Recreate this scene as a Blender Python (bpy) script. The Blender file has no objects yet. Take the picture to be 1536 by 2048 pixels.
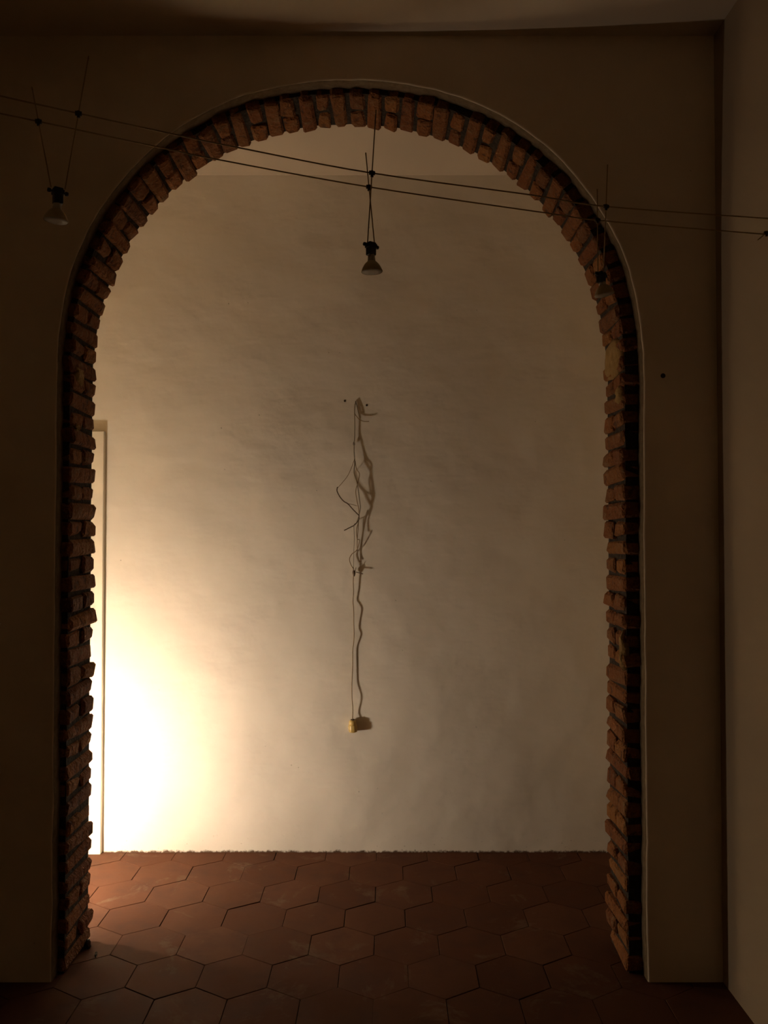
import bpy, bmesh, math, random
from mathutils import Vector, Matrix, noise

random.seed(7)
scene = bpy.context.scene
col = scene.collection

# ------------------------------------------------------------------ camera, exposure, world
F = 1593.0                       # focal length in pixels of the 1536 x 2048 frame
EYE = 1.55
PITCH = math.atan(38.0 / F)      # tilted up a little
cam_data = bpy.data.cameras.new('camera')
cam_data.sensor_fit = 'VERTICAL'
cam_data.sensor_height = 36.0
cam_data.lens = F / 2048.0 * 36.0
cam_data.clip_start = 0.05
cam = bpy.data.objects.new('camera', cam_data)
col.objects.link(cam)
cam.location = (0, 0, EYE)
cam.rotation_euler = (math.pi / 2 + PITCH, 0, 0)
scene.camera = cam

scene.view_settings.view_transform = 'Standard'
scene.view_settings.look = 'None'
scene.view_settings.exposure = 0.0
scene.view_settings.gamma = 1.0
scene.view_settings.use_curve_mapping = False

world = bpy.data.worlds.new('night')
scene.world = world
world.use_nodes = True
world.node_tree.nodes['Background'].inputs[0].default_value = (0, 0, 0, 1)
world.node_tree.nodes['Background'].inputs[1].default_value = 0.0

scene.cycles.max_bounces = 9
scene.cycles.diffuse_bounces = 7
scene.cycles.transmission_bounces = 4
scene.cycles.use_denoising = True
scene.cycles.adaptive_threshold = 0.02
scene.cycles.sample_clamp_indirect = 0.0

BULB_STRENGTH = 440.0
BULB_COLOR = (1.0, 0.80, 0.60)
LAMP = Vector((-1.60, 3.170, 0.43))       # the only light: a bulb in an added bowl shade turned to the far wall, behind the left jamb

# ------------------------------------------------------------------ plan (metres)
D1 = 2.774      # near face of the plaster on the arch wall
DM = 2.822      # near face of its bricks
D2 = 3.058      # far face of its bricks
D3 = 3.879      # far wall
CEIL = 3.30
XR = 1.165      # right wall of the near room
XL = -1.65
YB = -2.20
FXL, FXR = -3.6, 1.75   # far room
ACX, AHW, ACROWN, ASPRING, AN = -0.131, 0.976, 3.111, 2.120, 2.12


def at(px, py, y):
    """point of the ray through a pixel of the frame at depth y"""
    u, v = (px - 768.0) / F, (1024.0 - py) / F
    d = Vector((u, math.cos(PITCH) - v * math.sin(PITCH), math.sin(PITCH) + v * math.cos(PITCH)))
    return Vector((0, 0, EYE)) + d * (y / d.y)


def on_plane(px, py, c, k):
    """point of the same ray in the upright plane y = c + k x"""
    u, v = (px - 768.0) / F, (1024.0 - py) / F
    d = Vector((u, math.cos(PITCH) - v * math.sin(PITCH), math.sin(PITCH) + v * math.cos(PITCH)))
    return Vector((0, 0, EYE)) + d * (c / (d.y - k * d.x))


# ------------------------------------------------------------------ helpers
def link(name, mesh, mat=None, parent=None):
    o = bpy.data.objects.new(name, mesh)
    col.objects.link(o)
    if mat is not None and mesh is not None and not mesh.materials:
        mesh.materials.append(mat)
    if parent is not None:
        o.parent = parent
    return o


def from_bm(name, bm, mat, parent=None, smooth=False):
    bmesh.ops.recalc_face_normals(bm, faces=bm.faces)
    me = bpy.data.meshes.new(name)
    bm.to_mesh(me)
    bm.free()
    if smooth:
        for p in me.polygons:
            p.use_smooth = True
    return link(name, me, mat, parent)


def tag(o, label, cat=None, group=None, kind=None):
    o['label'] = label
    if cat:
        o['category'] = cat
    if group:
        o['group'] = group
    if kind:
        o['kind'] = kind
    return o


def empty(name, loc):
    o = bpy.data.objects.new(name, None)
    o.empty_display_size = 0.05
    o.location = loc
    col.objects.link(o)
    return o


def box(bm, x0, x1, y0, y1, z0, z1, bevel=0.0):
    vs = [bm.verts.new((x, y, z)) for x in (x0, x1) for y in (y0, y1) for z in (z0, z1)]
    fs = [(0, 1, 3, 2), (4, 6, 7, 5), (0, 4, 5, 1), (2, 3, 7, 6), (0, 2, 6, 4), (1, 5, 7, 3)]
    faces = [bm.faces.new([vs[i] for i in f]) for f in fs]
    if bevel > 0:
        edges = list({e for f in faces for e in f.edges})
        bmesh.ops.bevel(bm, geom=edges, offset=bevel, segments=2, affect='EDGES', profile=0.5)


def spline(pts, n=8):
    """Catmull-Rom through the points"""
    pts = [Vector(p) for p in pts]
    if len(pts) == 2:
        return pts
    out = []
    for i in range(len(pts) - 1):
        p0, p1, p2, p3 = pts[max(i - 1, 0)], pts[i], pts[i + 1], pts[min(i + 2, len(pts) - 1)]
        for k in range(n):
            t = k / n
            out.append(0.5 * ((2 * p1) + (p2 - p0) * t + (2 * p0 - 5 * p1 + 4 * p2 - p3) * t * t
                              + (-p0 + 3 * p1 - 3 * p2 + p3) * t ** 3))
    out.append(pts[-1])
    return out


def tube(bm, pts, r, sides=8, cap=True):
    pts = [Vector(p) for p in pts]
    rings = []
    side = None
    for i, p in enumerate(pts):
        t = (pts[min(i + 1, len(pts) - 1)] - pts[max(i - 1, 0)]).normalized()
        if side is None:
            side = t.orthogonal().normalized()
        side = (side - t * side.dot(t)).normalized()
        up = t.cross(side)
        rr = r[i] if isinstance(r, (list, tuple)) else r
        rings.append([bm.verts.new(p + (side * math.cos(a) + up * math.sin(a)) * rr)
                      for a in [2 * math.pi * k / sides for k in range(sides)]])
    for a, b in zip(rings, rings[1:]):
        for k in range(sides):
            bm.faces.new((a[k], a[(k + 1) % sides], b[(k + 1) % sides], b[k]))
    if cap:
        bm.faces.new(rings[0][::-1])
        bm.faces.new(rings[-1])


def lathe(bm, prof, origin, sides=32, axis=Vector((0, 0, 1))):
    """prof: (radius, height) pairs"""
    q = Vector((0, 0, 1)).rotation_difference(axis)
    origin = Vector(origin)
    rings = []
    for r, h in prof:
        if r < 1e-6:
            rings.append([bm.verts.new(origin + q @ Vector((0, 0, h)))])
        else:
            rings.append([bm.verts.new(origin + q @ Vector((r * math.cos(2 * math.pi * k / sides),
                                                            r * math.sin(2 * math.pi * k / sides), h)))
                          for k in range(sides)])
    for a, b in zip(rings, rings[1:]):
        for k in range(sides):
            k2 = (k + 1) % sides
            if len(a) == 1 and len(b) == 1:
                continue
            if len(a) == 1:
                bm.faces.new((a[0], b[k2], b[k]))
            elif len(b) == 1:
                bm.faces.new((a[k], a[k2], b[0]))
            else:
                bm.faces.new((a[k], a[k2], b[k2], b[k]))


# ------------------------------------------------------------------ materials
def new_mat(name, rough=0.8, color=(0.5, 0.5, 0.5), metallic=0.0):
    m = bpy.data.materials.new(name)
    m.use_nodes = True
    b = m.node_tree.nodes['Principled BSDF']
    b.inputs['Base Color'].default_value = (*color, 1)
    b.inputs['Roughness'].default_value = rough
    b.inputs['Metallic'].default_value = metallic
    return m, m.node_tree, b


def N(nt, typ, **kw):
    n = nt.nodes.new(typ)
    for k, v in kw.items():
        if k in n.inputs.keys():
            n.inputs[k].default_value = v
        else:
            setattr(n, k, v)
    return n


def ramp(nt, fac, stops):
    r = nt.nodes.new('ShaderNodeValToRGB')
    cr = r.color_ramp
    while len(cr.elements) < len(stops):
        cr.elements.new(0.5)
    for e, (p, c) in zip(cr.elements, stops):
        e.position = p
        e.color = c if len(c) == 4 else (*c, 1)
    nt.links.new(fac, r.inputs['Fac'])
    return r.outputs['Color']


def mix(nt, fac, a, b, blend='MIX'):
    m = nt.nodes.new('ShaderNodeMix')
    m.data_type = 'RGBA'
    m.blend_type = blend
    for sock, v in ((m.inputs[0], fac), (m.inputs[6], a), (m.inputs[7], b)):
        if isinstance(v, bpy.types.NodeSocket):
            nt.links.new(v, sock)
        elif isinstance(v, (int, float)):
            sock.default_value = v
        else:
            sock.default_value = (*v, 1)
    return m.outputs[2]


def math_node(nt, op, a, b=None, clamp=False):
    m = nt.nodes.new('ShaderNodeMath')
    m.operation = op
    m.use_clamp = clamp
    for i, v in enumerate((a, b)):
        if v is None:
            continue
        if isinstance(v, bpy.types.NodeSocket):
            nt.links.new(v, m.inputs[i])
        else:
            m.inputs[i].default_value = v
    return m.outputs[0]


def plaster_material(name, base, bump=1.0, dirt=False, dark=None):
    m, nt, b = new_mat(name, 0.92, base)
    geo = N(nt, 'ShaderNodeNewGeometry')
    pos = geo.outputs['Position']

    def noise_tex(scale, detail, rough=0.55):
        n = N(nt, 'ShaderNodeTexNoise', Scale=scale, Detail=detail, Roughness=rough)
        nt.links.new(pos, n.inputs['Vector'])
        return n.outputs['Fac']
    broad = noise_tex(1.6, 1)
    c = mix(nt, ramp(nt, broad, [(0.35, (0, 0, 0)), (0.7, (1, 1, 1))]),
            tuple(v * 0.95 for v in base), tuple(min(1, v * 1.03) for v in base))
    # small pits and specks
    vor = N(nt, 'ShaderNodeTexVoronoi', Scale=17.0)
    nt.links.new(pos, vor.inputs['Vector'])
    speck = ramp(nt, vor.outputs['Distance'], [(0.0, (1, 1, 1)), (0.035, (1, 1, 1)), (0.055, (0, 0, 0))])
    gate = ramp(nt, noise_tex(5.0, 1), [(0.60, (0, 0, 0)), (0.66, (1, 1, 1))])
    speckf = math_node(nt, 'MULTIPLY', speck, gate)
    c = mix(nt, math_node(nt, 'MULTIPLY', speckf, 0.45), c, tuple(v * 0.35 for v in base))
    if dirt:
        # mop splashes and grime in an uneven line along the skirting
        sep = N(nt, 'ShaderNodeSeparateXYZ')
        nt.links.new(pos, sep.inputs[0])
        edge = math_node(nt, 'MULTIPLY', noise_tex(38.0, 4, 0.75), 0.040)
        d = math_node(nt, 'SUBTRACT', edge, sep.outputs['Z'])
        f = math_node(nt, 'MULTIPLY', math_node(nt, 'ADD', d, -0.009), 110.0, True)
        c = mix(nt, f, c, (0.10, 0.055, 0.03))
        fine = ramp(nt, noise_tex(60.0, 3, 0.7), [(0.66, (0, 0, 0)), (0.72, (1, 1, 1))])
        low = math_node(nt, 'SUBTRACT', 1.0, math_node(nt, 'MULTIPLY', sep.outputs['Z'], 9.0), True)
        c = mix(nt, math_node(nt, 'MULTIPLY', math_node(nt, 'MULTIPLY', fine, low), 0.8), c, (0.16, 0.09, 0.05))
    nt.links.new(c, b.inputs['Base Color'])
    # trowel waves, grain, scratches
    w1 = math_node(nt, 'MULTIPLY', noise_tex(2.6, 2, 0.5), 0.030 * bump)
    w2 = math_node(nt, 'MULTIPLY', noise_tex(11.0, 2, 0.55), 0.0042 * bump)
    w3 = math_node(nt, 'MULTIPLY', noise_tex(70.0, 2, 0.6), 0.0007 * bump)
    mp = N(nt, 'ShaderNodeMapping')
    mp.inputs['Scale'].default_value = (1.0, 1.0, 2.6)
    mp.inputs['Rotation'].default_value = (0.0, 0.5, 0.0)
    nt.links.new(pos, mp.inputs['Vector'])
    tw = N(nt, 'ShaderNodeTexNoise', Scale=5.5, Detail=2.0)
    nt.links.new(mp.outputs[0], tw.inputs['Vector'])
    w4 = math_node(nt, 'MULTIPLY', tw.outputs['Fac'], 0.006 * bump)
    pit = math_node(nt, 'MULTIPLY', speckf, -0.0015)
    h = math_node(nt, 'ADD', math_node(nt, 'ADD', w1, w2), math_node(nt, 'ADD', math_node(nt, 'ADD', w3, w4), pit))
    bp = N(nt, 'ShaderNodeBump', Strength=1.0, Distance=1.0)
    nt.links.new(h, bp.inputs['Height'])
    nt.links.new(bp.outputs[0], b.inputs['Normal'])
    return m


def plain_plaster(name, base):
    m, nt, b = new_mat(name, 0.95, base)
    geo = N(nt, 'ShaderNodeNewGeometry')
    n = N(nt, 'ShaderNodeTexNoise', Scale=1.7, Detail=0.0)
    nt.links.new(geo.outputs['Position'], n.inputs['Vector'])
    c = ramp(nt, n.outputs['Fac'], [(0.3, tuple(v * 0.94 for v in base)), (0.7, tuple(v * 1.04 for v in base))])
    nt.links.new(c, b.inputs['Base Color'])
    return m


M = {}
M['plaster_far'] = plaster_material('plaster_far', (0.79, 0.75, 0.67), 0.6, dirt=True)
M['plaster_plain'] = plain_plaster('plaster_plain', (0.85, 0.735, 0.56))
M['plaster_lit_room'] = plain_plaster('plaster_lit_room', (0.84, 0.735, 0.55))
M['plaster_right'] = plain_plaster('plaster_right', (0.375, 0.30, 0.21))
M['plaster'] = plaster_material('plaster', (0.84, 0.725, 0.56), 0.4)
M['ceiling'] = plain_plaster('ceiling', (0.63, 0.545, 0.425))


def brick_material():
    m, nt, b = new_mat('old_brick', 0.9)
    oi = N(nt, 'ShaderNodeObjectInfo')
    tc = N(nt, 'ShaderNodeTexCoord')
    geo = N(nt, 'ShaderNodeNewGeometry')
    c = ramp(nt, oi.outputs['Random'], [(0.0, (0.165, 0.050, 0.009)), (0.3, (0.245, 0.084, 0.013)),
                                        (0.55, (0.195, 0.070, 0.014)), (0.8, (0.290, 0.115, 0.020)), (1.0, (0.130, 0.044, 0.011))])
    n = N(nt, 'ShaderNodeTexNoise', Scale=24.0, Detail=3.0, Roughness=0.65)
    nt.links.new(geo.outputs['Position'], n.inputs['Vector'])
    c = mix(nt, ramp(nt, n.outputs['Fac'], [(0.52, (0, 0, 0)), (0.72, (0.75, 0.75, 0.75))]), c, (0.21, 0.125, 0.055))
    c = mix(nt, ramp(nt, n.outputs['Fac'], [(0.30, (0.8, 0.8, 0.8)), (0.44, (0, 0, 0))]), c, (0.065, 0.027, 0.013))
    nt.links.new(c, b.inputs['Base Color'])
    n2 = N(nt, 'ShaderNodeTexNoise', Scale=70.0, Detail=2.0, Roughness=0.7)
    nt.links.new(geo.outputs['Position'], n2.inputs['Vector'])
    h = math_node(nt, 'ADD', math_node(nt, 'MULTIPLY', n.outputs['Fac'], 0.022), math_node(nt, 'MULTIPLY', n2.outputs['Fac'], 0.008))
    bp = N(nt, 'ShaderNodeBump', Strength=1.0, Distance=1.0)
    nt.links.new(h, bp.inputs['Height'])
    nt.links.new(bp.outputs[0], b.inputs['Normal'])
    return m


M['brick'] = brick_material()


def rough_solid(name, base, var, scale, depth, rough=0.95):
    m, nt, b = new_mat(name, rough, base)
    geo = N(nt, 'ShaderNodeNewGeometry')
    n = N(nt, 'ShaderNodeTexNoise', Scale=scale, Detail=3.0, Roughness=0.65)
    nt.links.new(geo.outputs['Position'], n.inputs['Vector'])
    nt.links.new(mix(nt, ramp(nt, n.outputs['Fac'], [(0.35, (0, 0, 0)), (0.7, (1, 1, 1))]), base, var), b.inputs['Base Color'])
    if depth:
        bp = N(nt, 'ShaderNodeBump', Strength=1.0, Distance=depth)
        nt.links.new(n.outputs['Fac'], bp.inputs['Height'])
        nt.links.new(bp.outputs[0], b.inputs['Normal'])
    return m


M['mortar'] = rough_solid('mortar', (0.022, 0.015, 0.009), (0.055, 0.037, 0.022), 45, 0.012)
M['patch'] = rough_solid('ochre_mortar', (0.27, 0.165, 0.05), (0.36, 0.23, 0.085), 30, 0.010)
M['raw_render'] = rough_solid('raw_render', (0.13, 0.09, 0.045), (0.20, 0.145, 0.08), 40, 0.004)
M['grout'] = rough_solid('grout', (0.045, 0.028, 0.018), (0.09, 0.055, 0.035), 60, 0.004)


def tile_material():
    m, nt, b = new_mat('terracotta', 0.62)
    oi = N(nt, 'ShaderNodeObjectInfo')
    geo = N(nt, 'ShaderNodeNewGeometry')
    c = ramp(nt, oi.outputs['Random'], [(0.0, (0.090, 0.034, 0.016)), (0.35, (0.112, 0.046, 0.023)),
                                        (0.7, (0.100, 0.038, 0.018)), (1.0, (0.124, 0.053, 0.028))])
    n = N(nt, 'ShaderNodeTexNoise', Scale=7.0, Detail=4.0, Roughness=0.6)
    nt.links.new(geo.outputs['Position'], n.inputs['Vector'])
    c = mix(nt, ramp(nt, n.outputs['Fac'], [(0.3, (0.7, 0.7, 0.7)), (0.55, (0, 0, 0))]), c, (0.068, 0.026, 0.013))
    n3 = N(nt, 'ShaderNodeTexNoise', Scale=4.5, Detail=5.0, Roughness=0.72, Distortion=0.6)
    nt.links.new(geo.outputs['Position'], n3.inputs['Vector'])
    c = mix(nt, ramp(nt, n3.outputs['Fac'], [(0.57, (0, 0, 0)), (0.74, (0.6, 0.6, 0.6))]), c, (0.19, 0.135, 0.09))
    nt.links.new(c, b.inputs['Base Color'])
    rr = ramp(nt, n.outputs['Fac'], [(0.3, (0.75, 0.75, 0.75)), (0.7, (0.92, 0.92, 0.92))])
    b.inputs['Specular IOR Level'].default_value = 0.18
    nt.links.new(rr, b.inputs['Roughness'])
    bp = N(nt, 'ShaderNodeBump', Strength=0.6, Distance=0.004)
    nt.links.new(n.outputs['Fac'], bp.inputs['Height'])
    nt.links.new(bp.outputs[0], b.inputs['Normal'])
    return m


M['tile'] = tile_material()
M['paint'] = rough_solid('cream_paint', (0.74, 0.69, 0.58), (0.80, 0.75, 0.64), 6, 0.001, 0.55)
M['steel'] = new_mat('cable_steel', 0.5, (0.42, 0.29, 0.13), 0.2)[0]
M['black'] = rough_solid('black_plastic', (0.006, 0.006, 0.006), (0.010, 0.009, 0.008), 40, 0.0, 0.5)
M['brass_clamp'] = new_mat('clamp_metal', 0.5, (0.05, 0.035, 0.02), 0.7)[0]
M['ceramic'] = rough_solid('lamp_ceramic', (0.50, 0.44, 0.34), (0.58, 0.52, 0.42), 60, 0.0, 0.5)
M['socket'] = rough_solid('yellowed_bakelite', (0.62, 0.43, 0.13), (0.70, 0.52, 0.20), 40, 0.0, 0.38)
M['cord'] = rough_solid('cord_tan', (0.24, 0.165, 0.085), (0.34, 0.25, 0.14), 90, 0.0, 0.7)
M['cord_grey'] = rough_solid('cord_grey', (0.24, 0.21, 0.15), (0.33, 0.29, 0.22), 90, 0.0, 0.7)
M['cord_dark'] = rough_solid('cord_dark', (0.10, 0.065, 0.035), (0.15, 0.10, 0.06), 90, 0.0, 0.7)
M['hole'] = rough_solid('dark_hole', (0.03, 0.018, 0.010), (0.05, 0.03, 0.018), 200, 0.0, 0.9)
M['enamel'] = rough_solid('white_enamel', (0.72, 0.68, 0.60), (0.78, 0.74, 0.66), 20, 0.0, 0.4)
M['iron'] = rough_solid('lamp_iron', (0.04, 0.04, 0.04), (0.06, 0.055, 0.05), 40, 0.0, 0.5)


def glass_material(name, color, rough, trans):
    m, nt, b = new_mat(name, rough, color)
    b.inputs['Transmission Weight'].default_value = trans
    b.inputs['IOR'].default_value = 1.3
    return m


M['reflector'] = glass_material('dichroic_reflector', (0.62, 0.48, 0.26), 0.35, 0.45)
M['front_glass'] = glass_material('frosted_front_glass', (0.70, 0.62, 0.50), 0.35, 0.6)


def bulb_material():
    m = bpy.data.materials.new('glowing_bulb')
    m.use_nodes = True
    nt = m.node_tree
    nt.nodes.remove(nt.nodes['Principled BSDF'])
    e = N(nt, 'ShaderNodeEmission', Strength=BULB_STRENGTH)
    e.inputs['Color'].default_value = (*BULB_COLOR, 1)
    nt.links.new(e.outputs[0], nt.nodes['Material Output'].inputs['Surface'])
    return m


M['bulb'] = bulb_material()

# ------------------------------------------------------------------ room shell
T = 0.15


def slab(name, dims, mat, label, cat):
    bm = bmesh.new()
    box(bm, *dims)
    o = from_bm(name, bm, mat)
    return tag(o, label, cat, kind='structure')


slab('wall_back', (FXL - T, FXR + T, D3, D3 + T, -0.1, CEIL + 0.02), M['plaster_far'],
     'uneven white plaster wall of the lit room behind the arch', 'wall')
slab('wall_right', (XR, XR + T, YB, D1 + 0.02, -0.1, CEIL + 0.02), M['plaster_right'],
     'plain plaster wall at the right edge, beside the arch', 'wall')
slab('wall_left', (XL - T, XL, YB, D1 + 0.02, -0.1, CEIL + 0.02), M['plaster_plain'],
     'plain plaster side wall to the left of the near room', 'wall')
slab('wall_front', (XL - T, XR + T, YB - T, YB, -0.1, CEIL + 0.02), M['plaster_plain'],
     'plain plaster wall behind the viewer', 'wall')
slab('wall_far_left', (FXL - T, FXL, D2 - 0.03, D3 + T, -0.1, CEIL + 0.02), M['plaster_lit_room'],
     'plaster side wall at the left end of the lit room', 'wall')
slab('wall_far_right', (FXR, FXR + T, D2 - 0.03, D3 + T, -0.1, CEIL + 0.02), M['plaster_lit_room'],
     'plaster side wall at the right end of the lit room', 'wall')
slab('ceiling', (FXL - T, FXR + T, YB - T, D3 + T, CEIL, CEIL + 0.12), M['ceiling'],
     'flat pale ceiling over both rooms', 'ceiling')

# ---- floor: grout bed with hexagonal terracotta tiles
floor = slab('floor', (FXL - T, FXR + T, YB - T, D3 + T, -0.12, -0.006), M['grout'],
             'reddish brown terracotta floor of hexagonal tiles', 'floor')
HW, HP = 0.2415, 0.2091          # flat width, row pitch
HX0, HY0 = -0.881, 3.231         # one side line and one row


def hex_mesh(bm, cx, cy, gap=0.0012, z=0.0):
    r = HW / math.sqrt(3) - gap
    top, mid, bot = [], [], []
    for k in range(6):
        a = math.pi / 2 + k * math.pi / 3
        c, s = math.cos(a), math.sin(a)
        top.append(bm.verts.new((cx + (r - 0.0014) * c, cy + (r - 0.0014) * s, z)))
        mid.append(bm.verts.new((cx + r * c, cy + r * s, z - 0.0012)))
        bot.append(bm.verts.new((cx + r * c, cy + r * s, z - 0.014)))
    bm.faces.new(top)
    for k in range(6):
        k2 = (k + 1) % 6
        bm.faces.new((top[k2], top[k], mid[k], mid[k2]))
        bm.faces.new((mid[k2], mid[k], bot[k], bot[k2]))


tile_meshes = []
for i in range(3):
    bm = bmesh.new()
    hex_mesh(bm, 0, 0, gap=(0.0008, 0.0012, 0.0017)[i])
    bmesh.ops.recalc_face_normals(bm, faces=bm.faces)
    me = bpy.data.meshes.new('hex_tile')
    bm.to_mesh(me)
    bm.free()
    me.materials.append(M['tile'])
    tile_meshes.append(me)
rest = bmesh.new()
cands = []
for r in range(-42, 5):
    cy = HY0 + r * HP
    for k in range(-13, 16):
        cx = HX0 + (k + 0.5) * HW + (HW / 2 if r % 2 else 0)
        if cy < YB - 0.1 or cy > D3 + 0.05 or cx < FXL - 0.1 or cx > FXR + 0.1:
            continue
        if cy < D1 - 0.1 and (cx < XL - 0.1 or cx > XR + 0.1):
            continue
        cands.append((cx, cy))


def shows(cx, cy):
    return cy > 2.0 and abs(cx) < 0.52 * cy + 0.35


near = sorted([c for c in cands if shows(*c)], key=lambda c: abs(c[0]) + abs(c[1] - 3.0))[:290]
nearset = set(near)
for cx, cy in cands:
    if (cx, cy) in nearset:
        o = link('tile', tile_meshes[random.randrange(3)], None, floor)
        o.location = (cx + random.uniform(-.0008, .0008), cy + random.uniform(-.0008, .0008), random.uniform(-0.0012, 0.0006))
        o.rotation_euler = (random.uniform(-.004, .004), random.uniform(-.004, .004), random.uniform(-.006, .006))
    else:
        hex_mesh(rest, cx, cy, z=random.uniform(-0.001, 0.0))
o = from_bm('outer_tiles', rest, M['tile'], floor)
o['kind'] = 'stuff'

# ------------------------------------------------------------------ arch wall
def arch_path(cx, hw, crown, spring, n=AN, samples=160):
    """opening outline from the left foot over the crown to the right foot (x, z)"""
    pts = []
    for i in range(41):
        pts.append((cx - hw, spring * i / 40))
    rise = crown - spring
    for i in range(1, samples):
        a = math.pi - math.pi * i / samples
        c, s = math.cos(a), math.sin(a)
        pts.append((cx + hw * math.copysign(abs(c) ** (2 / n), c), spring + rise * abs(s) ** (2 / n)))
    for i in range(41):
        pts.append((cx + hw, spring * (1 - i / 40)))
    return [Vector((x, 0, z)) for x, z in pts]


def offset_path(pts, d):
    """move outward (into the wall)"""
    out = []
    for i, p in enumerate(pts):
        t = (pts[min(i + 1, len(pts) - 1)] - pts[max(i - 1, 0)]).normalized()
        nrm = Vector((-t.z, 0, t.x))       # left of the travel direction = outward
        out.append(p + nrm * d)
    out[0].z = out[-1].z = 0.0
    return out


def holed_slab(bm, rings, x0, x1, z1, y_front, y_back):
    """a wall with the opening: rings = [(path, y)...] running from front face to back face"""
    vr = [[bm.verts.new((p.x, y, p.z)) for p in path] for path, y in rings]
    n = len(vr[0])
    for a, b in zip(vr, vr[1:]):
        for i in range(n - 1):
            bm.faces.new((a[i], a[i + 1], b[i + 1], b[i]))

    def face(ring, y):
        # fan of quads to an outer frame, point for point
        m = len(ring)
        cx, cz = ACX, ASPRING
        outer = []
        for i, v in enumerate(ring):
            p = v.co
            if p.z <= ASPRING - 1e-4 or i in (0, m - 1):
                outer.append(bm.verts.new((x0 if p.x < cx else x1, y, p.z)))
            else:
                d = Vector((p.x - cx, 0, p.z - cz))
                ts = []
                if d.x < -1e-6:
                    ts.append((x0 - cx) / d.x)
                if d.x > 1e-6:
                    ts.append((x1 - cx) / d.x)
                if d.z > 1e-6:
                    ts.append((z1 - cz) / d.z)
                t = min(ts)
                outer.append(bm.verts.new((cx + d.x * t, y, cz + d.z * t)))
        for i in range(m - 1):
            bm.faces.new((ring[i], ring[i + 1], outer[i + 1], outer[i]))
            a, b = outer[i].co, outer[i + 1].co
            # fill the frame's upper corners
            if abs(a.x - b.x) > 1e-5 and abs(a.z - b.z) > 1e-5:
                cxn = a.x if abs(a.x - x0) < 1e-5 or abs(a.x - x1) < 1e-5 else b.x
                c = bm.verts.new((cxn, y, z1))
                bm.faces.new((outer[i], outer[i + 1], c))
    face(vr[0], y_front)
    face(vr[-1], y_back)


def rough_path(path, amp, scale, seed):
    out = []
    for p in path:
        n1 = noise.noise(Vector((p.x * scale, seed, p.z * scale)))
        n2 = noise.noise(Vector((p.x * scale * 4, seed + 9, p.z * scale * 4)))
        d = Vector((p.x - ACX, 0, max(p.z - ASPRING, 0) if p.z > ASPRING else 0)).normalized()
        out.append(p + d * (n1 * amp + n2 * amp * 0.5))
    out[0].z = out[-1].z = 0.0
    return out


brick_line = arch_path(ACX, AHW, ACROWN, ASPRING)
core_line = rough_path(offset_path(brick_line, 0.0145), 0.003, 22.0, 5.0)
bm = bmesh.new()
holed_slab(bm, [(core_line, DM + 0.009), (core_line, D2 - 0.007)], FXL - T, FXR + T, CEIL + 0.02, DM + 0.009, D2 - 0.007)
wall = from_bm('wall_arch', bm, M['mortar'])
tag(wall, 'plastered partition wall with a tall round-headed archway edged in bare brick', 'wall', kind='structure')

# near plaster coat, cut back from the bricks, with a soft lip
pl = rough_path(arch_path(-0.119, 1.024, 3.143, ASPRING + 0.005), 0.0045, 5.0, 3.0)
rings = [(offset_path(pl, 0.009), D1), (offset_path(pl, 0.004), D1 + 0.001), (offset_path(pl, 0.0012), D1 + 0.0035),
         (pl, D1 + 0.008), (rough_path(pl, 0.003, 14.0, 8.0), DM + 0.014)]
bm = bmesh.new()
holed_slab(bm, rings, XL - 0.02, XR + 0.02, CEIL + 0.01, D1, DM + 0.014)
nq = (len(pl) - 1) * (len(rings) - 1)           # the cut edge shows the raw render under the paint
bm.faces.ensure_lookup_table()
for f in bm.faces[nq - 2 * (len(pl) - 1):nq]:
    f.material_index = 1
o = from_bm('plaster_coat', bm, M['plaster'], wall, smooth=True)
o.data.materials.append(M['raw_render'])
o['label'] = 'smooth near plaster coat with a rounded lip around the arch'
# far plaster coat
pl2 = offset_path(arch_path(ACX, AHW, ACROWN, ASPRING), 0.055)
bm = bmesh.new()
holed_slab(bm, [(pl2, D2 - 0.016), (offset_path(pl2, 0.004), D2 - 0.003), (offset_path(pl2, 0.02), D2)],
           FXL - T, FXR + T, CEIL + 0.01, D2 - 0.016, D2)
from_bm('plaster_coat', bm, M['plaster_lit_room'], wall, smooth=True)


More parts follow.
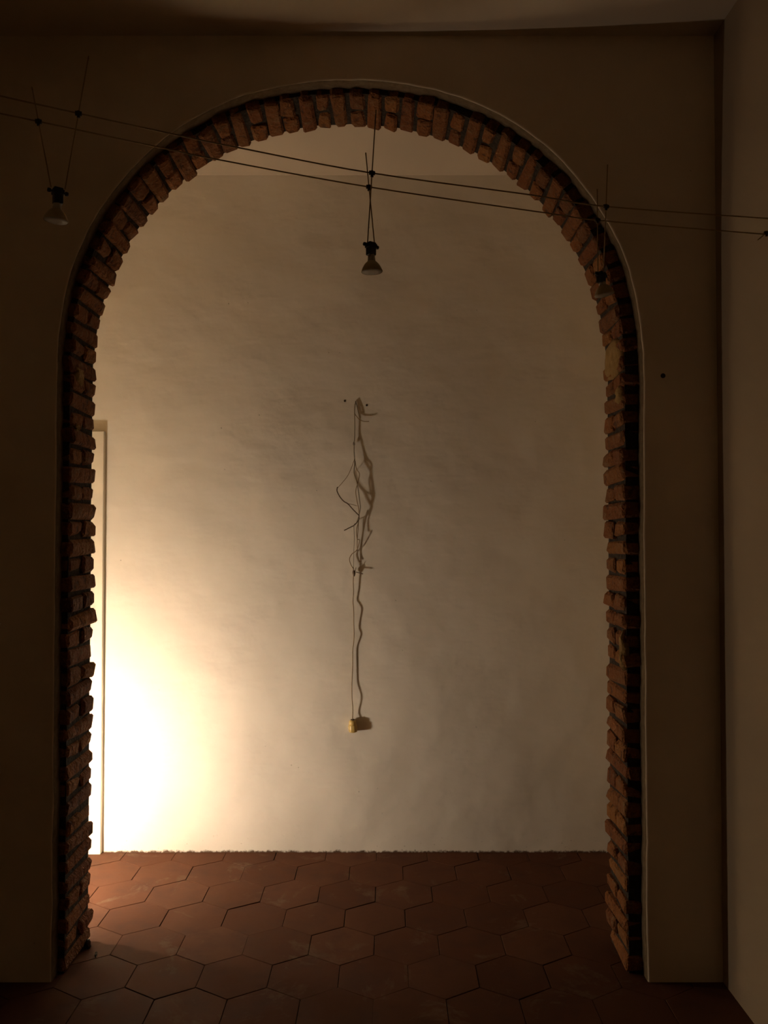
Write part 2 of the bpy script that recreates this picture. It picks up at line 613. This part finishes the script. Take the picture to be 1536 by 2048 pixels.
# ---- bricks
def brick_mesh(w, dep, ht, seed):
    """worn brick: w along the course, dep through the wall, ht into the wall; origin at the visible face centre"""
    rnd = random.Random(seed)
    bm = bmesh.new()
    c = 0.0085
    hx, hy = w / 2, dep / 2
    # chamfered box: 24 corners
    corner = {}
    for sx in (-1, 1):
        for sy in (-1, 1):
            for sz in (0, 1):
                x, y, z = sx * hx, sy * hy, (0.0 if sz == 0 else -ht)
                cc = c * rnd.uniform(0.5, 1.7)
                x += rnd.uniform(-.0050, .0040) * sx
                y += rnd.uniform(-.009, .004) * sy
                z += rnd.uniform(-.006, .002) if sz == 0 else 0
                dz = -1 if sz == 0 else 1
                corner[(sx, sy, sz)] = (
                    bm.verts.new((x, y - sy * cc, z + dz * cc)),
                    bm.verts.new((x - sx * cc, y, z + dz * cc)),
                    bm.verts.new((x - sx * cc, y - sy * cc, z)))
    C = corner
    for sx in (-1, 1):
        bm.faces.new([C[(sx, a, b)][0] for a, b in ((-1, 0), (1, 0), (1, 1), (-1, 1))])
        bm.faces.new([C[(a, sx, b)][1] for a, b in ((-1, 0), (1, 0), (1, 1), (-1, 1))])
    for sz in (0, 1):
        bm.faces.new([C[(a, b, sz)][2] for a, b in ((-1, -1), (1, -1), (1, 1), (-1, 1))])
    for a in (-1, 1):
        for b in (-1, 1):
            bm.faces.new((C[(a, b, 0)][0], C[(a, b, 1)][0], C[(a, b, 1)][1], C[(a, b, 0)][1]))
            sz = 0 if b == -1 else 1
            bm.faces.new((C[(a, -1, sz)][0], C[(a, 1, sz)][0], C[(a, 1, sz)][2], C[(a, -1, sz)][2]))
            bm.faces.new((C[(-1, a, sz)][1], C[(1, a, sz)][1], C[(1, a, sz)][2], C[(-1, a, sz)][2]))
    for k in C:
        bm.faces.new(C[k])
    bmesh.ops.recalc_face_normals(bm, faces=bm.faces)
    me = bpy.data.meshes.new('brick')
    bm.to_mesh(me)
    bm.free()
    me.materials.append(M['brick'])
    return me


FULL = [brick_mesh(0.051, 0.236, 0.12, 100 + i) for i in range(14)]
HALF = [brick_mesh(0.051, 0.113, 0.12, 200 + i) for i in range(14)]
seg = [0.0]
for a, b in zip(brick_line, brick_line[1:]):
    seg.append(seg[-1] + (b - a).length)
TOTAL = seg[-1]


def path_at(s):
    for i in range(len(seg) - 1):
        if seg[i + 1] >= s:
            t = (s - seg[i]) / (seg[i + 1] - seg[i])
            p = brick_line[i].lerp(brick_line[i + 1], t)
            tan = (brick_line[min(i + 2, len(seg) - 1)] - brick_line[max(i - 1, 0)]).normalized()
            return p, tan
    return brick_line[-1], Vector((0, 0, -1))


JAMB = ASPRING
arch_len = TOTAL - 2 * JAMB
courses = []
nj = round(JAMB / 0.0655)
na = round(arch_len / 0.0625)
courses += [(JAMB * (i + 0.5) / nj, 'l', i, JAMB / nj) for i in range(nj)]
courses += [(JAMB + arch_len * (i + 0.5) / na, 'a', i, arch_len / na) for i in range(na)]
courses += [(TOTAL - JAMB * (i + 0.5) / nj, 'r', i, JAMB / nj) for i in range(nj)]
rb = random.Random(21)


def put_brick(s, ymid, meshes, pitch, wild):
    p, tan = path_at(min(max(s + rb.uniform(-.003, .003), 0.03), TOTAL - 0.03))
    out = Vector((-tan.z, 0, tan.x))
    me = meshes[rb.randrange(len(meshes))]
    o = link('brick', me, None, wall)
    # local x = tangent, local y = through the wall, local z = out of the reveal
    mat = Matrix((tan, Vector((0, 1, 0)), -out)).transposed().to_4x4()
    tilt = Matrix.Rotation(rb.uniform(-.035, .035) * wild, 4, 'Z') @ Matrix.Rotation(rb.uniform(-.04, .04) * wild, 4, 'Y') \
        @ Matrix.Rotation(rb.uniform(-.025, .025) * wild, 4, 'X')
    flip = Matrix.Rotation(math.pi, 4, 'Z') if rb.random() < 0.5 else Matrix.Identity(4)
    pos = p + out * (rb.uniform(-.005, .0035) * wild)
    sc = Matrix.Diagonal((min((pitch - 0.0065) / 0.051, 1.14) * rb.uniform(0.86, 1.06), rb.uniform(.97, 1.01), 1, 1))
    o.matrix_world = Matrix.Translation((pos.x, ymid + rb.uniform(-.004, .004), pos.z)) @ mat @ tilt @ flip @ sc


for s, zone, i, pitch in courses:
    mid = (DM + D2) / 2
    if zone == 'a':
        full = i % 2 == 0
        wild = 1.0
    else:
        full = (i % 2 == 0) if rb.random() < 0.75 else rb.random() < 0.5
        wild = 1.35
    if full:
        put_brick(s, mid, FULL, pitch, wild)
    else:
        j = rb.uniform(-.012, .012)
        put_brick(s, DM + 0.0575 + j * 0.3, HALF, pitch, wild)
        put_brick(s, D2 - 0.0575 + j * 0.3, HALF, pitch, wild)


# ---- smears of ochre mortar left on the reveals
def mortar_patch(x, y0, y1, z0, z1, side, seed):
    rnd = random.Random(seed)
    bm = bmesh.new()
    nu, nv = 7, 7
    grid = []
    for i in range(nu):
        row = []
        for j in range(nv):
            u, v = i / (nu - 1), j / (nv - 1)
            e = min(u, 1 - u, v, 1 - v) * 2
            a, b = u - 0.5, v - 0.5
            k = 1.0 - 0.28 * (abs(a) * abs(b) * 4)       # rounded outline
            y = (y0 + y1) / 2 + (y1 - y0) * a * k + rnd.uniform(-.006, .006)
            z = (z0 + z1) / 2 + (z1 - z0) * b * k + rnd.uniform(-.006, .006)
            lift = (0.0 if e == 0 else 0.010 + rnd.uniform(-.003, .004))
            row.append(bm.verts.new((x + side * (lift - 0.006), y, z)))
        grid.append(row)
    back = [[bm.verts.new((v.co.x * 0 + x - side * 0.02, v.co.y, v.co.z)) for v in row] for row in grid]
    for g in (grid, back):
        for i in range(nu - 1):
            for j in range(nv - 1):
                bm.faces.new((g[i][j], g[i + 1][j], g[i + 1][j + 1], g[i][j + 1]))
    rim = [(i, 0) for i in range(nu)] + [(nu - 1, j) for j in range(1, nv)] + \
          [(i, nv - 1) for i in range(nu - 2, -1, -1)] + [(0, j) for j in range(nv - 2, 0, -1)]
    for a, b in zip(rim, rim[1:] + rim[:1]):
        bm.faces.new((grid[a[0]][a[1]], grid[b[0]][b[1]], back[b[0]][b[1]], back[a[0]][a[1]]))
    o = from_bm('mortar_patch', bm, M['patch'], wall, smooth=True)
    o['label'] = 'pale ochre mortar smear over the bricks'


xr_, xl_ = ACX + AHW, ACX - AHW
mortar_patch(xr_, 2.83, 3.055, 2.115, 2.265, -1, 1)
mortar_patch(xr_, 2.83, 2.90, 2.005, 2.075, -1, 2)
mortar_patch(xr_, 2.825, 2.862, 1.05, 1.20, -1, 3)
mortar_patch(xl_, 2.85, 2.93, 2.075, 2.150, 1, 4)
mortar_patch(xl_, 2.83, 2.89, 1.905, 1.935, 1, 5)

# ------------------------------------------------------------------ door on the far wall (its right casing shows beside the jamb)
casing_x = at(205, 1200, D3 - 0.026).x
ztop = at(205, 862, D3 - 0.026).z
dr = empty('door_1', (casing_x - 0.45, D3, 0))
tag(dr, 'cream painted door with flat casing on the far wall behind the left jamb', 'door', kind='structure')


def part_box(name, parent, dims, mat, bevel=0.0):
    bm = bmesh.new()
    l = parent.location
    box(bm, dims[0] - l.x, dims[1] - l.x, dims[2] - l.y, dims[3] - l.y, dims[4] - l.z, dims[5] - l.z, bevel)
    return from_bm(name, bm, mat, parent)


part_box('casing', dr, (casing_x - 0.085, casing_x, D3 - 0.026, D3 + 0.01, 0.0, ztop), M['paint'], 0.003)
part_box('casing', dr, (casing_x - 0.985, casing_x - 0.90, D3 - 0.026, D3 + 0.01, 0.0, ztop), M['paint'], 0.003)
part_box('casing', dr, (casing_x - 0.90, casing_x - 0.085, D3 - 0.026, D3 + 0.01, ztop - 0.085, ztop), M['paint'], 0.003)
leaf = part_box('door_leaf', dr, (casing_x - 0.90, casing_x - 0.085, D3 - 0.010, D3 + 0.01, 0.008, ztop - 0.085), M['paint'])
bm = bmesh.new()
lathe(bm, [(0, 0), (0.022, 0.0), (0.022, 0.006), (0.009, 0.008), (0.009, 0.035), (0.024, 0.045), (0.026, 0.055), (0.018, 0.066), (0, 0.068)],
      (casing_x - 0.83 - dr.location.x, -0.010, 1.02), 20, Vector((0, -1, 0)))
from_bm('door_knob', bm, M['brass_clamp'], leaf, smooth=True)

# ------------------------------------------------------------------ cable lighting in the near room
KC = 0.256
C_NEAR = 1.823
C_FAR = C_NEAR + 0.0774
up_px = [(0, 192), (157, 227), (345, 268), (495, 299), (743, 346), (1070, 391), (1212, 413), (1536, 437)]
lo_px = [(0, 227), (77, 243), (320, 295), (440, 320), (738, 374), (1100, 427), (1210, 442), (1536, 469)]


def cable(name, pix, c, label):
    p = [on_plane(a, b, c, KC) for a, b in pix]
    # carry on to the side walls
    d = (p[1] - p[0]) / (p[1].x - p[0].x)
    p.insert(0, p[0] + d * (XL + 0.004 - p[0].x))
    d = (p[-1] - p[-2]) / (p[-1].x - p[-2].x)
    p.append(p[-1] + d * (XR - 0.004 - p[-1].x))
    root = empty(name, p[len(p) // 2])
    l = root.location
    bm = bmesh.new()
    tube(bm, [q - l for q in spline(p, 6)], 0.0018, 8)
    from_bm('wire', bm, M['steel'], root, smooth=True)
    for e, sx in ((p[0], 1), (p[-1], -1)):
        bm = bmesh.new()
        lathe(bm, [(0, 0), (0.014, 0), (0.014, 0.004), (0.005, 0.008), (0.005, 0.04), (0.003, 0.045), (0, 0.045)],
              Vector((XL if sx > 0 else XR, e.y, e.z)) - l, 16, Vector((sx, 0, 0)))
        from_bm('wall_anchor', bm, M['brass_clamp'], root, smooth=True)
    tag(root, label, 'cable', 'twin lighting cables')
    return root


cable('lighting_cable', up_px, C_NEAR, 'thin metal lighting cable slung across, the upper of the pair')
cable('lighting_cable', lo_px, C_FAR, 'thin metal lighting cable slung across, the lower of the pair')


def clamp_bm(pt, o):
    bm = bmesh.new()
    p = pt - o
    axis = Vector((1, KC, 0)).normalized()
    tube(bm, [p - axis * 0.0065, p + axis * 0.0065], 0.0048, 10)
    tube(bm, [p - Vector((0, 0, 0.009)), p + Vector((0, 0, 0.005))], 0.0036, 8)
    return bm


def cable_lamp(near_clip, near_top, near_foot, far_clip, far_top, far_foot, hold, bulb, label):
    """pixel positions along two rods; hold = holder top/bottom centre, bulb = rim centre"""
    A, B = on_plane(*near_clip, C_NEAR, KC), on_plane(*far_clip, C_FAR, KC)
    ymid = (A.y + B.y) / 2
    fa, fb = at(*near_foot, ymid - 0.006), at(*far_foot, ymid + 0.006)
    ht, hb = at(*hold[0], ymid), at(*hold[1], ymid)
    root = empty('cable_lamp', ht)
    o = root.location.copy()

    def rod(foot, clip, top_px, c):
        d = clip - foot
        # continue straight through the clamp to the height seen in the picture
        top = on_plane(*top_px, c, KC)
        k = (top.z - foot.z) / d.z
        end = foot + d * k
        bm = bmesh.new()
        tube(bm, [foot - o, clip - o, end - o], 0.0014, 8)
        tube(bm, [end - o - d.normalized() * 0.004, end - o + d.normalized() * 0.003], 0.0017, 8)
        from_bm('rod', bm, M['steel'], root, smooth=True)
    rod(fa, A, near_top, C_NEAR)
    rod(fb, B, far_top, C_FAR)
    from_bm('cable_clamp', clamp_bm(A, o), M['brass_clamp'], root, smooth=True)
    from_bm('cable_clamp', clamp_bm(B, o), M['brass_clamp'], root, smooth=True)
    # black holder block turned with the cables, a thumb screw on each side
    h = ht.z - hb.z
    ax = (hb - ht).normalized()
    turn = Matrix.Rotation(math.radians(38), 4, 'Z')
    bm = bmesh.new()
    box(bm, -0.0095, 0.0095, -0.0085, 0.0085, -h, 0.0, 0.002)
    box(bm, -0.0115, 0.0115, -0.0095, 0.0095, -h * 0.42, -h * 0.12, 0.001)
    bm.transform(turn)
    holder = from_bm('lamp_holder', bm, M['black'], root)
    for s in (-1, 1):
        bm = bmesh.new()
        lathe(bm, [(0, 0), (0.0022, 0), (0.0022, 0.004), (0.0042, 0.0045), (0.0046, 0.0075), (0.0042, 0.0105), (0, 0.011)],
              turn @ Vector((s * 0.0105, 0, -h * 0.25)), 12, (turn @ Vector((s, 0, 0))).normalized())
        from_bm('thumb_screw', bm, M['black'], holder, smooth=True)
    # halogen reflector bulb
    rim = at(*bulb, ymid) - o
    top = Vector((rim.x * 0.35, rim.y * 0.35, -h))
    axis = (top - rim).normalized()
    L = (top - rim).length
    bm = bmesh.new()
    lathe(bm, [(0.0245, 0.0), (0.0252, 0.0012), (0.0243, 0.0035), (0.0215, 0.0105), (0.0170, 0.0180), (0.0120, 0.0232), (0.0085, 0.0255),
               (0.0075, 0.0248), (0.0112, 0.0218), (0.0160, 0.0168), (0.0205, 0.0095), (0.0232, 0.0030), (0.0235, 0.0012)],
          rim, 36, axis)
    bulb_o = from_bm('reflector_bulb', bm, M['reflector'], root, smooth=True)
    bm = bmesh.new()
    lathe(bm, [(0, -0.0008), (0.012, -0.0006), (0.0235, 0.0002), (0.0235, 0.0018), (0, 0.0012)], rim, 36, axis)
    from_bm('front_glass', bm, M['front_glass'], bulb_o, smooth=True)
    bm = bmesh.new()
    lathe(bm, [(0, 0.0225), (0.0086, 0.0225), (0.0090, 0.028), (0.0080, L + 0.002), (0, L + 0.002)], rim, 20, axis)
    from_bm('bulb_neck', bm, M['ceramic'], bulb_o, smooth=True)
    tag(root, label, 'lamp', 'unlit spot lamps hung from the lighting cables')


cable_lamp((157, 227), (175, 125), (130, 379), (77, 243), (65, 170), (102, 374), ((116, 376), (114, 408)), (112, 442),
           'unlit reflector bulb hung from the cables, against the dark wall left of the arch')
cable_lamp((744, 346), (750, 236), (735, 487), (738, 374), (733, 300), (749, 488), ((742, 485), (742, 511)), (744, 544),
           'unlit reflector bulb hung from the cables, against the pale wall in the arch')
cable_lamp((1212, 413), (1220, 340), (1207, 547), (1195, 440), (1183, 373), (1196, 546), ((1202, 544), (1203, 566)), (1209, 590),
           'unlit reflector bulb hung from the cables, in front of the brick at the right')

# a spare clip with a short rod end at the right end of the lower cable
cp = on_plane(1533, 466, C_FAR, KC)
root = empty('rod_clip', cp)
from_bm('cable_clamp', clamp_bm(cp, root.location), M['brass_clamp'], root, smooth=True)
tail = at(1515, 480, cp.y) - cp
bm = bmesh.new()
tube(bm, [tail, -tail * 2.6], 0.0015, 8)
from_bm('rod', bm, M['steel'], root, smooth=True)
tag(root, 'small dark clip with a slanting rod on the lower cable at the right edge', 'clip')

# ------------------------------------------------------------------ old wiring hanging down the far wall
HY = D3 - 0.018


def wp(px, py, off=0.018):
    return at(px, py, D3 - off * (0.65 if py < 900 else 1.0 if py < 1090 else 0.78))


cordset = empty('hanging_lamp_cord', at(706, 1464, D3))
tag(cordset, 'tangled old flex hanging down the far wall to a yellowed bulb socket', 'lamp cord')
co = cordset.location.copy()


def wire(name, pts, r, mat, parent=cordset, n=6, base=None):
    bm = bmesh.new()
    tube(bm, [p - co for p in spline([wp(*q) for q in pts], n)], r * 1.2, 7)
    return from_bm(name, bm, mat, parent, smooth=True)


# main flex from the hole in the plaster down to the socket
wire('flex', [(711, 803, -0.004), (711, 805, 0.012), (709, 820, 0.016), (709.5, 850, 0.018), (709, 875, 0.018), (708, 900, 0.018),
              (709.5, 925, 0.022), (708, 945, 0.026), (713, 962, 0.03), (716, 978, 0.03), (719, 1000, 0.03), (720.5, 1015, 0.03), (718, 1030, 0.028)],
     0.0021, M['cord_grey'])
wire('flex', [(710, 922, 0.022), (713, 938, 0.024), (719, 948, 0.026), (715.5, 965, 0.03), (711.5, 982, 0.03), (713.5, 1000, 0.03),
              (717, 1016, 0.03), (718, 1030, 0.028), (716.5, 1045, 0.026), (713, 1060, 0.026), (714.5, 1078, 0.026),
              (719, 1080, 0.026), (716, 1094, 0.024), (712, 1102, 0.022), (704, 1108, 0.022), (699, 1118, 0.022), (702, 1130, 0.022), (708, 1139, 0.022)],
     0.0017, M['cord'])
wire('flex', [(718, 1030, 0.028), (713, 1045, 0.024), (708, 1051, 0.022), (708.5, 1075, 0.020), (707.5, 1105, 0.020), (707, 1139, 0.022)],
     0.0013, M['cord_grey'])
wire('flex', [(717.5, 1034, 0.02), (716, 1060, 0.014), (714.5, 1080, 0.012), (715, 1110, 0.010), (718, 1124, 0.012)], 0.0016, M['cord'])
# loose loop and its cut ends to the left
wire('loose_wire', [(709, 918, 0.022), (703, 935, 0.030), (695, 952, 0.036), (684, 966, 0.040), (675, 976, 0.042)], 0.0011, M['cord'])
wire('loose_wire', [(675, 974, 0.042), (674, 982, 0.042), (680, 994, 0.040), (688, 1003, 0.038), (696, 1008, 0.036), (706, 1019, 0.032), (718, 1031, 0.028)],
     0.0024, M['cord_dark'])
wire('loose_wire', [(694, 1007, 0.036), (704, 1009, 0.034), (714, 1012, 0.030)], 0.0012, M['cord'])
wire('loose_wire', [(718, 1030, 0.028), (717, 1040, 0.028), (709, 1050, 0.028), (698, 1056, 0.030), (688, 1061, 0.032)], 0.0020, M['cord_dark'])
# stub of old cable bent out of the hole to the right
wire('loose_wire', [(711, 803, -0.004), (712, 806, 0.010), (715, 818, 0.014), (719, 835, 0.016)], 0.0018, M['cord_grey'])
wire('loose_wire', [(709.5, 808, 0.012), (709, 825, 0.014), (715, 835, 0.016), (720, 840, 0.018), (729, 843, 0.022), (738, 843, 0.026)], 0.0017, M['cord'])
# little black connector on the flex
bm = bmesh.new()
lathe(bm, [(0, -0.011), (0.0022, -0.011), (0.0046, -0.006), (0.0046, 0.002), (0.0026, 0.008), (0.0022, 0.010), (0, 0.010)],
      wp(708, 887) - co, 12)
from_bm('connector', bm, M['black'], cordset, smooth=True)
# taped joint with short wire ends
bm = bmesh.new()
lathe(bm, [(0, -0.020), (0.0030, -0.019), (0.0066, -0.008), (0.0076, 0.002), (0.0062, 0.008), (0.0030, 0.011), (0, 0.011)],
      wp(708, 1145, 0.022) - co, 12)
kn = from_bm('taped_joint', bm, M['cord_dark'], cordset, smooth=True)
wire('wire_end', [(709, 1144, 0.022), (711, 1140, 0.024), (712, 1135, 0.026)], 0.0013, M['cord_dark'], kn)
wire('wire_end', [(707, 1144, 0.022), (706.5, 1139, 0.020), (706, 1134, 0.020)], 0.0013, M['cord_dark'], kn)
wire('wire_end', [(712, 1144, 0.022), (719, 1146, 0.024), (726, 1148, 0.026)], 0.0018, M['cord_dark'], kn)
# lower flex, a little wavy
wire('flex', [(707, 1150, 0.022), (706.5, 1163, 0.0205), (707, 1184, 0.017), (706, 1203, 0.014), (707, 1215, 0.020), (707.5, 1227, 0.0245),
              (707.5, 1245, 0.020), (708, 1261, 0.017), (708, 1274, 0.022), (707, 1288, 0.017), (705.5, 1300, 0.014), (705.3, 1330, 0.0145), (704.5, 1350, 0.016), (703.7, 1370, 0.019),
              (704, 1397, 0.028), (705.2, 1412, 0.024), (705.5, 1427, 0.019), (704.8, 1440, 0.026)], 0.0019, M['cord'])
# bulb socket
sb = wp(706.3, 1464, 0.024) - co
st = wp(705.0, 1439, 0.024) - co
axis = (st - sb).normalized()
bm = bmesh.new()
lathe(bm, [(0.0165, 0.000), (0.0195, 0.001), (0.0205, 0.005), (0.0205, 0.033), (0.0190, 0.036), (0.0175, 0.036), (0.0165, 0.034), (0.0155, 0.004), (0.0165, 0.0)],
      sb, 28, axis)
sk = from_bm('bulb_socket', bm, M['socket'], cordset, smooth=True)
bm = bmesh.new()
lathe(bm, [(0.0165, 0.034), (0.0180, 0.037), (0.0180, 0.047), (0.0165, 0.053), (0.0110, 0.057), (0.0050, 0.058), (0, 0.058)], sb, 28, axis)
o = from_bm('socket_cap', bm, M['socket'], sk, smooth=True)
bm = bmesh.new()
lathe(bm, [(0.0085, 0.0565), (0.0100, 0.059), (0.0085, 0.0615), (0.003, 0.062), (0, 0.062)], sb, 20, axis)
o = from_bm('cord_grip', bm, M['cord_dark'], sk, smooth=True)
bm = bmesh.new()
for k in range(10):                      # grip ribs round the barrel
    a = 2 * math.pi * k / 10
    q = Vector((0, 0, 1)).rotation_difference(axis)
    c = sb + q @ Vector((0.0203 * math.cos(a), 0.0203 * math.sin(a), 0.006))
    d = sb + q @ Vector((0.0203 * math.cos(a), 0.0203 * math.sin(a), 0.032))
    tube(bm, [c, d], 0.0012, 6)
from_bm('grip_ribs', bm, M['socket'], sk, smooth=True)


# ------------------------------------------------------------------ nail holes: dark discs, the shade inside each hole put into their colour
def nail_hole(px, py, y, r, label):
    p = at(px, py, y)
    root = empty('nail_hole', p)
    bm = bmesh.new()
    lathe(bm, [(r * 0.6, -0.012), (r * 0.6, 0.0004), (r, 0.0010), (r, -0.001)], (0, 0, 0), 14, Vector((0, -1, 0)))
    from_bm('collar', bm, M['hole'], root, smooth=True)
    bm = bmesh.new()
    lathe(bm, [(0, 0.0002), (r * 0.62, 0.0002), (r * 0.62, -0.008), (0, -0.008)], (0, 0, 0), 14, Vector((0, -1, 0)))
    from_bm('hole_core', bm, M['hole'], root)
    tag(root, label, 'wall plug')


nail_hole(689.7, 801.8, D3, 0.0055, 'small dark nail hole just left of where the flex starts')
nail_hole(733.6, 810.3, D3, 0.0055, 'small dark nail hole just right of where the flex starts')
nail_hole(1326, 751.5, D1, 0.0085, 'small dark nail hole in the near wall right of the arch')

# ------------------------------------------------------------------ crumbs of mortar by the left jamb
def crumb(px, py, size, label, seed):
    rnd = random.Random(seed)
    u, v = (px - 768.0) / F, (1024.0 - py) / F
    d = Vector((u, math.cos(PITCH) - v * math.sin(PITCH), math.sin(PITCH) + v * math.cos(PITCH)))
    p = Vector((0, 0, EYE)) + d * (-EYE / d.z)
    bm = bmesh.new()
    bmesh.ops.create_icosphere(bm, subdivisions=2, radius=1.0)
    for vtx in bm.verts:
        k = 0.8 + 0.45 * noise.noise(vtx.co * 1.7 + Vector((seed, 0, 0)))
        vtx.co = Vector((vtx.co.x * size[0] * k, vtx.co.y * size[1] * k, max(vtx.co.z * k, -0.55) * size[2]))
    zmin = min(vtx.co.z for vtx in bm.verts)
    for vtx in bm.verts:
        vtx.co.z -= zmin
    o = from_bm('mortar_crumb', bm, M['mortar'])
    o.location = (p.x, p.y, 0.0)
    o.rotation_euler = (0, 0, rnd.uniform(0, 3))
    tag(o, label, 'crumb', 'mortar crumbs by the left jamb')


crumb(174, 1896, (0.020, 0.016, 0.022), 'larger dark mortar crumb on the tiles at the foot of the left jamb', 3)
crumb(192, 1910, (0.022, 0.006, 0.005), 'flat sliver of mortar on the tiles by the left jamb', 5)

# ------------------------------------------------------------------ the lamp that lights the place (stands behind the left jamb)
lamp = empty('floor_lamp', (LAMP.x, LAMP.y, 0))
tag(lamp, 'lit lamp with an added bowl shade turned to the far wall, behind the left jamb', 'lamp')
hz = LAMP.z
bm = bmesh.new()
lathe(bm, [(0, 0.0), (0.035, 0.0), (0.038, 0.004), (0.034, 0.012), (0.012, 0.018), (0, 0.018)], (0, 0, 0), 28)
from_bm('base', bm, M['iron'], lamp, smooth=True)
bm = bmesh.new()
tube(bm, [(0, 0, 0.012), (0, 0, hz - 0.112)], 0.006, 12)
from_bm('pole', bm, M['iron'], lamp, smooth=True)
bm = bmesh.new()
lathe(bm, [(0, hz - 0.115), (0.010, hz - 0.115), (0.018, hz - 0.105), (0.021, hz - 0.067), (0.019, hz - 0.064), (0, hz - 0.064)], (0, 0, 0), 24)
from_bm('lamp_socket', bm, M['ceramic'], lamp, smooth=True)
bm = bmesh.new()
prof = [(0.0, 0.060)] + [(0.060 * math.sin(a), 0.060 * math.cos(a)) for a in [math.pi * k / 16 for k in range(1, 15)]] + [(0.018, -0.060), (0.018, -0.066), (0, -0.066)]
lathe(bm, [(r, hz + h) for r, h in prof], (0, 0, 0), 24)
from_bm('bulb', bm, M['bulb'], lamp, smooth=True)
bm = bmesh.new()
outer = [(0.118 * math.cos(a), -0.098 * math.sin(a)) for a in [math.pi / 2 * k / 10 for k in range(11)]]
inner = [(0.114 * math.cos(a), -0.094 * math.sin(a)) for a in [math.pi / 2 * k / 10 for k in range(11)]]
outer[-1], inner[-1] = (0.0, -0.098), (0.0, -0.094)
lathe(bm, outer[::-1] + inner, (0, 0, hz), 36, Vector((0, 1, 0)))
o = from_bm('added_bowl_shade', bm, M['enamel'], lamp, smooth=True)  # unseen shade, added to keep direct light off the right jamb and near floor
bm = bmesh.new()
tube(bm, [(0, -0.094, hz), (0, -0.075, hz - 0.075), (0, -0.004, hz - 0.125), (0, 0, hz - 0.16)], 0.004, 10)
from_bm('added_shade_bracket', bm, M['iron'], lamp, smooth=True)
